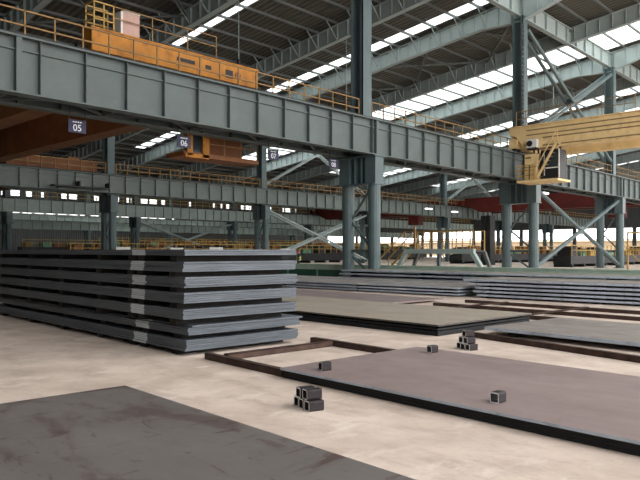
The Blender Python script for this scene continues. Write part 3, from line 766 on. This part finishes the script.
# ---- farther plate piles, square to the building
def wplate(u0, u1, v0, v1, z0, z1, mat, label, edge=None, group=None, rot=0):
    g = MB().box(0, 0, 0, u1-u0, v1-v0, z1-z0); mats = [M[mat]]
    if edge: g.m = [0, 0, 1, 1, 1, 1]; mats = [M[mat], M[edge]]
    return tag(part('steel_plate', g, mats, None, (u0, v0, z0), rot, bevel=.004), label, 'steel plate', group)
def wpile(u0, u1, v0, v1, n, th, gap, mat, edge, txt, shift=None, base=.06):
    z = base; made = []
    for k in range(n):
        s = shift[k] if shift else random.uniform(-.06, .06); su = random.uniform(-.03, .03)
        made.append(wplate(u0+su, u1+su, v0, v1+s, z, z+th, mat, 'plate in %s, %s up' % (txt, ORD[k]), edge, txt))
        zb = 0 if k == 0 else z-gap
        L = v1-v0; m_ = max(3, int(L/3))
        for q in range(m_):
            vv = v0+.5+q*(L-1.2)/(m_-1)
            tag(part('spacer_bar', MB().box(0, 0, 0, u1-u0-.1, .14, z-zb-.001), M['timber'], None, (u0+.05, vv, zb)), 'spacer in %s, %s level, %s from right' % (txt, ORD[k], ORD[q]), 'spacer', 'spacers of '+txt)
        z += th+gap
    return made
PILE = wpile(20.0, 22.3, 12.1, 25.5, 3, .055, .055, 'plate_grey', 'plate_edge', 'the low pile behind the purple plate', base=.05)
wpile(22.45, 24.2, 12.8, 24.0, 3, .055, .055, 'plate_grey', 'plate_edge', 'the second low pile back', base=.06)
wpile(20.1, 22.6, -1.0, 11.7, 5, .068, .058, 'plate_grey', 'plate_edge', 'the five-plate pile at the right', shift=[-.25, -.1, -.2, .1, .3], base=.06)
wpile(24.3, 26.3, 4.0, 21.3, 4, .07, .095, 'plate_grey', 'plate_edge', 'the four-plate pile before the column', shift=[.35, .25, .1, 0], base=.12)
for k, y_ in ((2, 4.2), (1, 2.2)): part('paper_tag', MB().box(-.006, 0, .005, 0, .4, .05), M['white'], PILE[k], (0, y_, 0))

# ================================================================ GREEN CONVEYOR, CROSSOVER, WORKER
t = thing('roller_conveyor', 'long green roller conveyor running behind the plate piles', 'conveyor', (28.0, 4, 0))
part('side_frame', MB().box(0, 0, .52, .10, 38, .80).box(-.05, 0, .78, .2, 38, .84), M['greenlight'], t)
part('side_frame', MB().box(1.7, 0, .52, 1.8, 38, .80), M['greenlight'], t)
part('skirt', MB().box(.02, 0, .05, .06, 38, .52), M['greendark'], t)
rm = MB().tube((.1, 0, .68), (1.7, 0, .68), .11, 10).mesh('roller', M['dark'])
for k in range(46): part('roller', rm, None, t, (0, .4+k*.82, 0))
lm = MB().box(0, 0, 0, .1, .1, .52).box(1.7, 0, 0, 1.8, .1, .52).mesh('stand', M['greenm'])
for k in range(16): part('stand', lm, None, t, (-.04, .3+k*2.45, 0))

t = thing('crossover_walkway', 'pale grey-green crossover bridge with sloping ends and yellow railing, behind the plate piles', 'walkway', (30.5, 17.1, 0))
g = MB().bar((0, 5.4, .45), (0, 4.7, 1.42), .2, .26, (1, 0, 0)).bar((0, 4.85, 1.44), (0, .4, 1.44), .2, .24).bar((0, .55, 1.42), (0, -.15, .45), .2, .26, (1, 0, 0))
part('front_frame', g, M['girder_skylit_pale'], t)
g2 = MB().bar((1.2, 5.35, .0), (1.2, 4.75, 1.36), .16, .18, (1, 0, 0)).bar((1.2, 4.85, 1.4), (1.2, .5, 1.4), .16, .18).bar((1.2, .5, 1.4), (1.2, -.1, .0), .16, .18, (1, 0, 0))
part('back_frame', g2, M['beam_dark'], t)
part('deck', MB().box(.10, .5, 1.42, 1.12, 4.8, 1.48), M['dark'], t)
part('post', MB().box(-.08, 2.5, .0, .08, 2.65, 1.32), M['column'], t)
part('foot', MB().box(-.12, 5.2, 0, .12, 5.45, .5), M['column'], t); part('foot', MB().box(-.12, -.2, 0, .12, .05, .5), M['column'], t)
h = MB(); rails(h, [(0, .5+.62*k) for k in range(8)], 1.56, .9, .04, (1., .5)); part('handrail', h, M['rail_old'], t)
h = MB(); rails(h, [(1.2, .5+.86*k) for k in range(6)], 1.48, .95, .05, (1., .5)); part('handrail', h, M['yellow'], t)
part('gate_post', MB().box(-.05, 4.1, 1.56, .05, 4.2, 2.7), M['rail_old'], t)
s_ = MB()
for dx in (0., .8): s_.bar((dx, 4.9, 1.42), (dx, 6.6, .0), .06, .15, (1, 0, 0))
for k in range(6): s_.box(0, 5.05+k*.26, 1.22-k*.215, .8, 5.3+k*.26, 1.25-k*.215)
part('stair', s_, M['yellow'], t)
part('stair_rail', MB().bar((0, 4.9, 2.4), (0, 6.7, .95), .05, .05).bar((0, 6.6, 0), (0, 6.6, 1.0), .05, .05).bar((.8, 4.9, 2.4), (.8, 6.7, .95), .05, .05).bar((.8, 6.6, 0), (.8, 6.6, 1.0), .05, .05), M['yellow'], t)

t.scale.z = 1.1

# worker
def skin_chain(verts, edges, radii, name, mat, parent, sub=2, rootv=0):
    me = bpy.data.meshes.new(name); me.from_pydata(verts, edges, [])
    o = bpy.data.objects.new(name, me); col.objects.link(o); o.parent = parent
    m_ = o.modifiers.new('skin', 'SKIN'); m_.use_smooth_shade = True
    sv = me.skin_vertices[0].data
    for i, r in enumerate(radii): sv[i].radius = (r, r) if not isinstance(r, tuple) else r; sv[i].use_root = (i == rootv)
    s = o.modifiers.new('sub', 'SUBSURF'); s.levels = sub; s.render_levels = sub
    me.materials.append(mat); return o
pt = thing('person', 'person in red helmet and yellow-banded dark jacket standing behind the tall plate stack', 'person', (31.9, 31.8, 0), R(215))
pt.scale = (.92, .92, .92)
V = [(0, 0, .93), (0, 0, 1.12), (0, .01, 1.30), (0, 0, 1.42), (0, -.01, 1.50), (0, -.02, 1.60),
     (.17, 0, 1.37), (.24, .0, 1.10), (.22, -.10, .88), (-.17, 0, 1.37), (-.24, .0, 1.10), (-.20, -.14, .90),
     (.10, 0, .86), (.11, -.02, .48), (.11, .02, .09), (.12, -.16, .04), (-.10, 0, .86), (-.12, .0, .48), (-.13, .03, .09), (-.14, -.15, .04)]
E_ = [(0, 1), (1, 2), (2, 3), (3, 4), (4, 5), (3, 6), (6, 7), (7, 8), (3, 9), (9, 10), (10, 11), (0, 12), (12, 13), (13, 14), (14, 15), (0, 16), (16, 17), (17, 18), (18, 19)]
Rr = [(.16, .11), (.14, .10), (.17, .11), (.09, .07), .055, .05, .065, .05, .035, .065, .05, .035, .10, .07, .055, .045, .10, .07, .055, .045]
body = skin_chain(V, E_, Rr, 'body', M['jacket'], pt)
import bmesh
def ball(name, c, r, mat, parent, cut=None, sc_=(1, 1, 1), seg=16):
    bm = bmesh.new(); bmesh.ops.create_uvsphere(bm, u_segments=seg, v_segments=seg-4, radius=r)
    for v_ in bm.verts: v_.co = Vector((v_.co.x*sc_[0], v_.co.y*sc_[1], v_.co.z*sc_[2]))+Vector(c)
    if cut is not None:
        bmesh.ops.delete(bm, geom=[v_ for v_ in bm.verts if v_.co.z < cut], context='VERTS')
    me = bpy.data.meshes.new(name); bm.to_mesh(me); bm.free(); me.materials.append(mat)
    for p in me.polygons: p.use_smooth = True
    o = bpy.data.objects.new(name, me); col.objects.link(o); o.parent = parent; return o
hd = ball('head', (0, -.02, 1.61), .105, M['skin'], pt, sc_=(.82, .95, 1.15))
ball('nose', (0, -.125, 1.60), .016, M['skin'], hd); ball('eye', (.033, -.108, 1.63), .010, M['black'], hd); ball('eye', (-.033, -.108, 1.63), .010, M['black'], hd)
ball('ear', (.088, -.02, 1.61), .02, M['skin'], hd); ball('ear', (-.088, -.02, 1.61), .02, M['skin'], hd)
hm = ball('helmet', (0, -.015, 1.66), .135, M['helmet'], pt, cut=1.655, sc_=(.95, 1.1, .95))
part('helmet_brim', MB().tube((0, -.03, 1.655), (0, -.03, 1.67), .155, 18), M['helmet'], hm)
for k_, zz in enumerate((1.05, 1.22)):
    part('reflective_band', MB().prism([(.215*math.cos(R(a)), .15*math.sin(R(a))) for a in range(0, 360, 24)], 2, zz, zz+.07), M['vest'], pt)
part('vest_strap', MB().box(.07, -.145, 1.05, .13, -.12, 1.38).box(-.13, -.145, 1.05, -.07, -.12, 1.38).box(.07, .12, 1.05, .13, .145, 1.38).box(-.13, .12, 1.05, -.07, .145, 1.38), M['vest'], pt)
def hand(s, c):
    V = [(0, 0, 0), (0, -.01, -.05), (.0, -.015, -.09)]; E2 = [(0, 1), (1, 2)]; rr = [(.022, .03), (.018, .038), (.014, .034)]
    h_ = skin_chain([tuple(Vector(c)+Vector(p)) for p in V], E2, rr, 'hand', M['skin'], pt, 1)
    for i, (dy, L) in enumerate(((-.028, .060), (-.010, .070), (.008, .066), (.025, .050))):
        q = Vector(c)+Vector((0, dy-.012, -.085))
        skin_chain([tuple(q), tuple(q+Vector((-s*.004, -.004, -L*.5))), tuple(q+Vector((-s*.018, -.006, -L*.95)))], [(0, 1), (1, 2)], [.009, .008, .007], 'finger', M['skin'], h_, 1)
    q = Vector(c)+Vector((0, -.03, -.03))
    skin_chain([tuple(q), tuple(q+Vector((-s*.006, -.028, -.03))), tuple(q+Vector((-s*.012, -.034, -.058)))], [(0, 1), (1, 2)], [.011, .009, .008], 'thumb', M['skin'], h_, 1)
hand(1, (.22, -.11, .86)); hand(-1, (-.20, -.15, .88))

# ================================================================ BACKGROUND SHOP FLOOR
def cabinet(u, v, w, h, label):
    t = thing('control_cabinet', label, 'cabinet', (u, v, 0), R(-20), 'pale control cabinets')
    part('body', MB().box(-w/2, -.3, 0, w/2, .3, h), M['dark'], t); part('top', MB().box(-w/2-.05, -.35, h, w/2+.05, .35, h+.25), M['white'], t)
cabinet(30.0, 51.5, 1.1, 1.7, 'control cabinet with a pale top, leftmost above the stack')
cabinet(34.8, 50.5, 1.1, 1.65, 'control cabinet with a pale top, second from left above the stack')
cabinet(38.5, 49.5, 1.2, 1.7, 'control cabinet with a pale top, third from left above the stack')
cabinet(47.5, 49.5, 1.0, 1.6, 'control cabinet with a pale top, beside the second-row column')
def machine_line(u0, v0, L, axis, label, z=1.3, mat='orange_dark', railh=1.1, seed=0):
    """long low transfer table with a railing and humps of gear along it"""
    rnd = random.Random(seed)
    t = thing('transfer_table', label, 'machine', (u0, v0, 0), 0 if axis == 0 else R(90))
    part('bed', MB().box(0, -.9, .3, L, .9, z), M['dark'], t)
    pm = MB().box(0, -.95, 0, .3, .95, .3).mesh('plinth', M['dark'])
    for k in range(int(L/3)): part('plinth', pm, None, t, (k*3+.2, 0, 0))
    x = .5; q = 0
    while x < L-2 and q < 40:
        w = rnd.uniform(.8, 2.0); h_ = rnd.uniform(.3, 1.0)
        part('gear_housing', MB().box(x, -.7, z, x+w, .7, z+h_).tube((x+w/2, -.75, z+h_*.8), (x+w/2, .75, z+h_*.8), h_*.35, 10), M[rnd.choice([mat, mat, 'rail_old', 'dark', 'greenm', 'rust'])], t)
        x += w+rnd.uniform(.3, 1.6); q += 1
    n = min(60, int(L/1.2)); h = MB()
    for k in range(n+1): h.box(k*L/n-.04, -1.0, z, k*L/n+.04, -.92, z+railh)
    h.box(0, -1.0, z+railh-.08, L, -.92, z+railh).box(0, -1.0, z+railh*.5, L, -.92, z+railh*.5+.07)
    part('side_railing', h, M['yellow'], t)
machine_line(30, 62, 52, 0, 'long rusty transfer table with yellow railing beyond the second row', z=1.3, seed=1)
machine_line(52, 76, 60, 0, 'brown transfer table with railing farther back, before the third row', z=1.9, seed=2)
machine_line(40, 97, 80, 0, 'distant rusty transfer table with railing behind the third row', z=2.2, seed=3)
machine_line(72, 44, 46, 0, 'brown transfer table with railing seen left of the crossover bridge', z=1.2, seed=5)
machine_line(64, 27, 30, 0, 'yellow-railed transfer table at far right behind the column legs', z=1.1, mat='yellow', seed=6)
machine_line(60, 112, 60, 0, 'farthest rusty transfer table along the back wall', z=3.0, seed=7)
# tall dark cabinet/pillar left of the column under the beige crane
t = thing('storage_tower', 'tall dark blue-grey tower standing left of the column under the beige crane', 'tower', (68.0, 37.3, 0))
part('body', MB().box(-.55, -.6, 0, .55, .6, 5.6), M['dark'], t)
r_ = MB()
for k in range(3): r_.box(-.62, -.58+.5*k, 0, -.55, -.46+.5*k, 5.6)
part('rib', r_, M['dark'], t)
# slender yellow light masts and frames at the right background
for k, (u, v, h_) in enumerate(((58, 18, 3.2), (61, 16.5, 2.6), (64, 17, 3.4))):
    t = thing('yellow_gantry', 'yellow steel gantry at the right edge behind the column legs, %s from the left' % ORD[k], 'frame', (u, v, 0))
    g = MB().box(-.06, -.9, 0, .06, -.78, h_).box(-.06, .78, 0, .06, .9, h_).box(-.06, -.9, h_-.12, .06, .9, h_).box(-.05, -.9, h_*.5, .05, .9, h_*.5+.1)
    part('frame', g, M['yellow'], t)
    part('cross_brace', MB().bar((0, -.8, .1), (0, .8, h_*.5), .07, .07), M['yellow'], t)

# ================================================================ LIGHT AND CAMERA
w = bpy.data.worlds.new('sky'); sc.world = w; w.use_nodes = True
nt = w.node_tree; bg = nt.nodes['Background']; bg.inputs[0].default_value = (1.0, .975, .95, 1); bg.inputs[1].default_value = 4.3
sc.view_settings.view_transform = 'Standard'; sc.view_settings.look = 'None'; sc.view_settings.gamma = 1; sc.view_settings.exposure = 0.0
sc.view_settings.use_curve_mapping = False
sc.cycles.use_denoising = True
sc.cycles.max_bounces = 8; sc.cycles.diffuse_bounces = 5; sc.cycles.transparent_max_bounces = 12
sc.cycles.sample_clamp_indirect = 6
cam = bpy.data.cameras.new('camera'); co = bpy.data.objects.new('camera', cam); col.objects.link(co); sc.camera = co
cam.sensor_width = 36; cam.lens = 658/640*36; cam.shift_y = 11/640; cam.clip_end = 1000
co.location = (0, 0, 1.6); co.rotation_euler = (R(90), 0, math.atan2(-.7306, .6829))
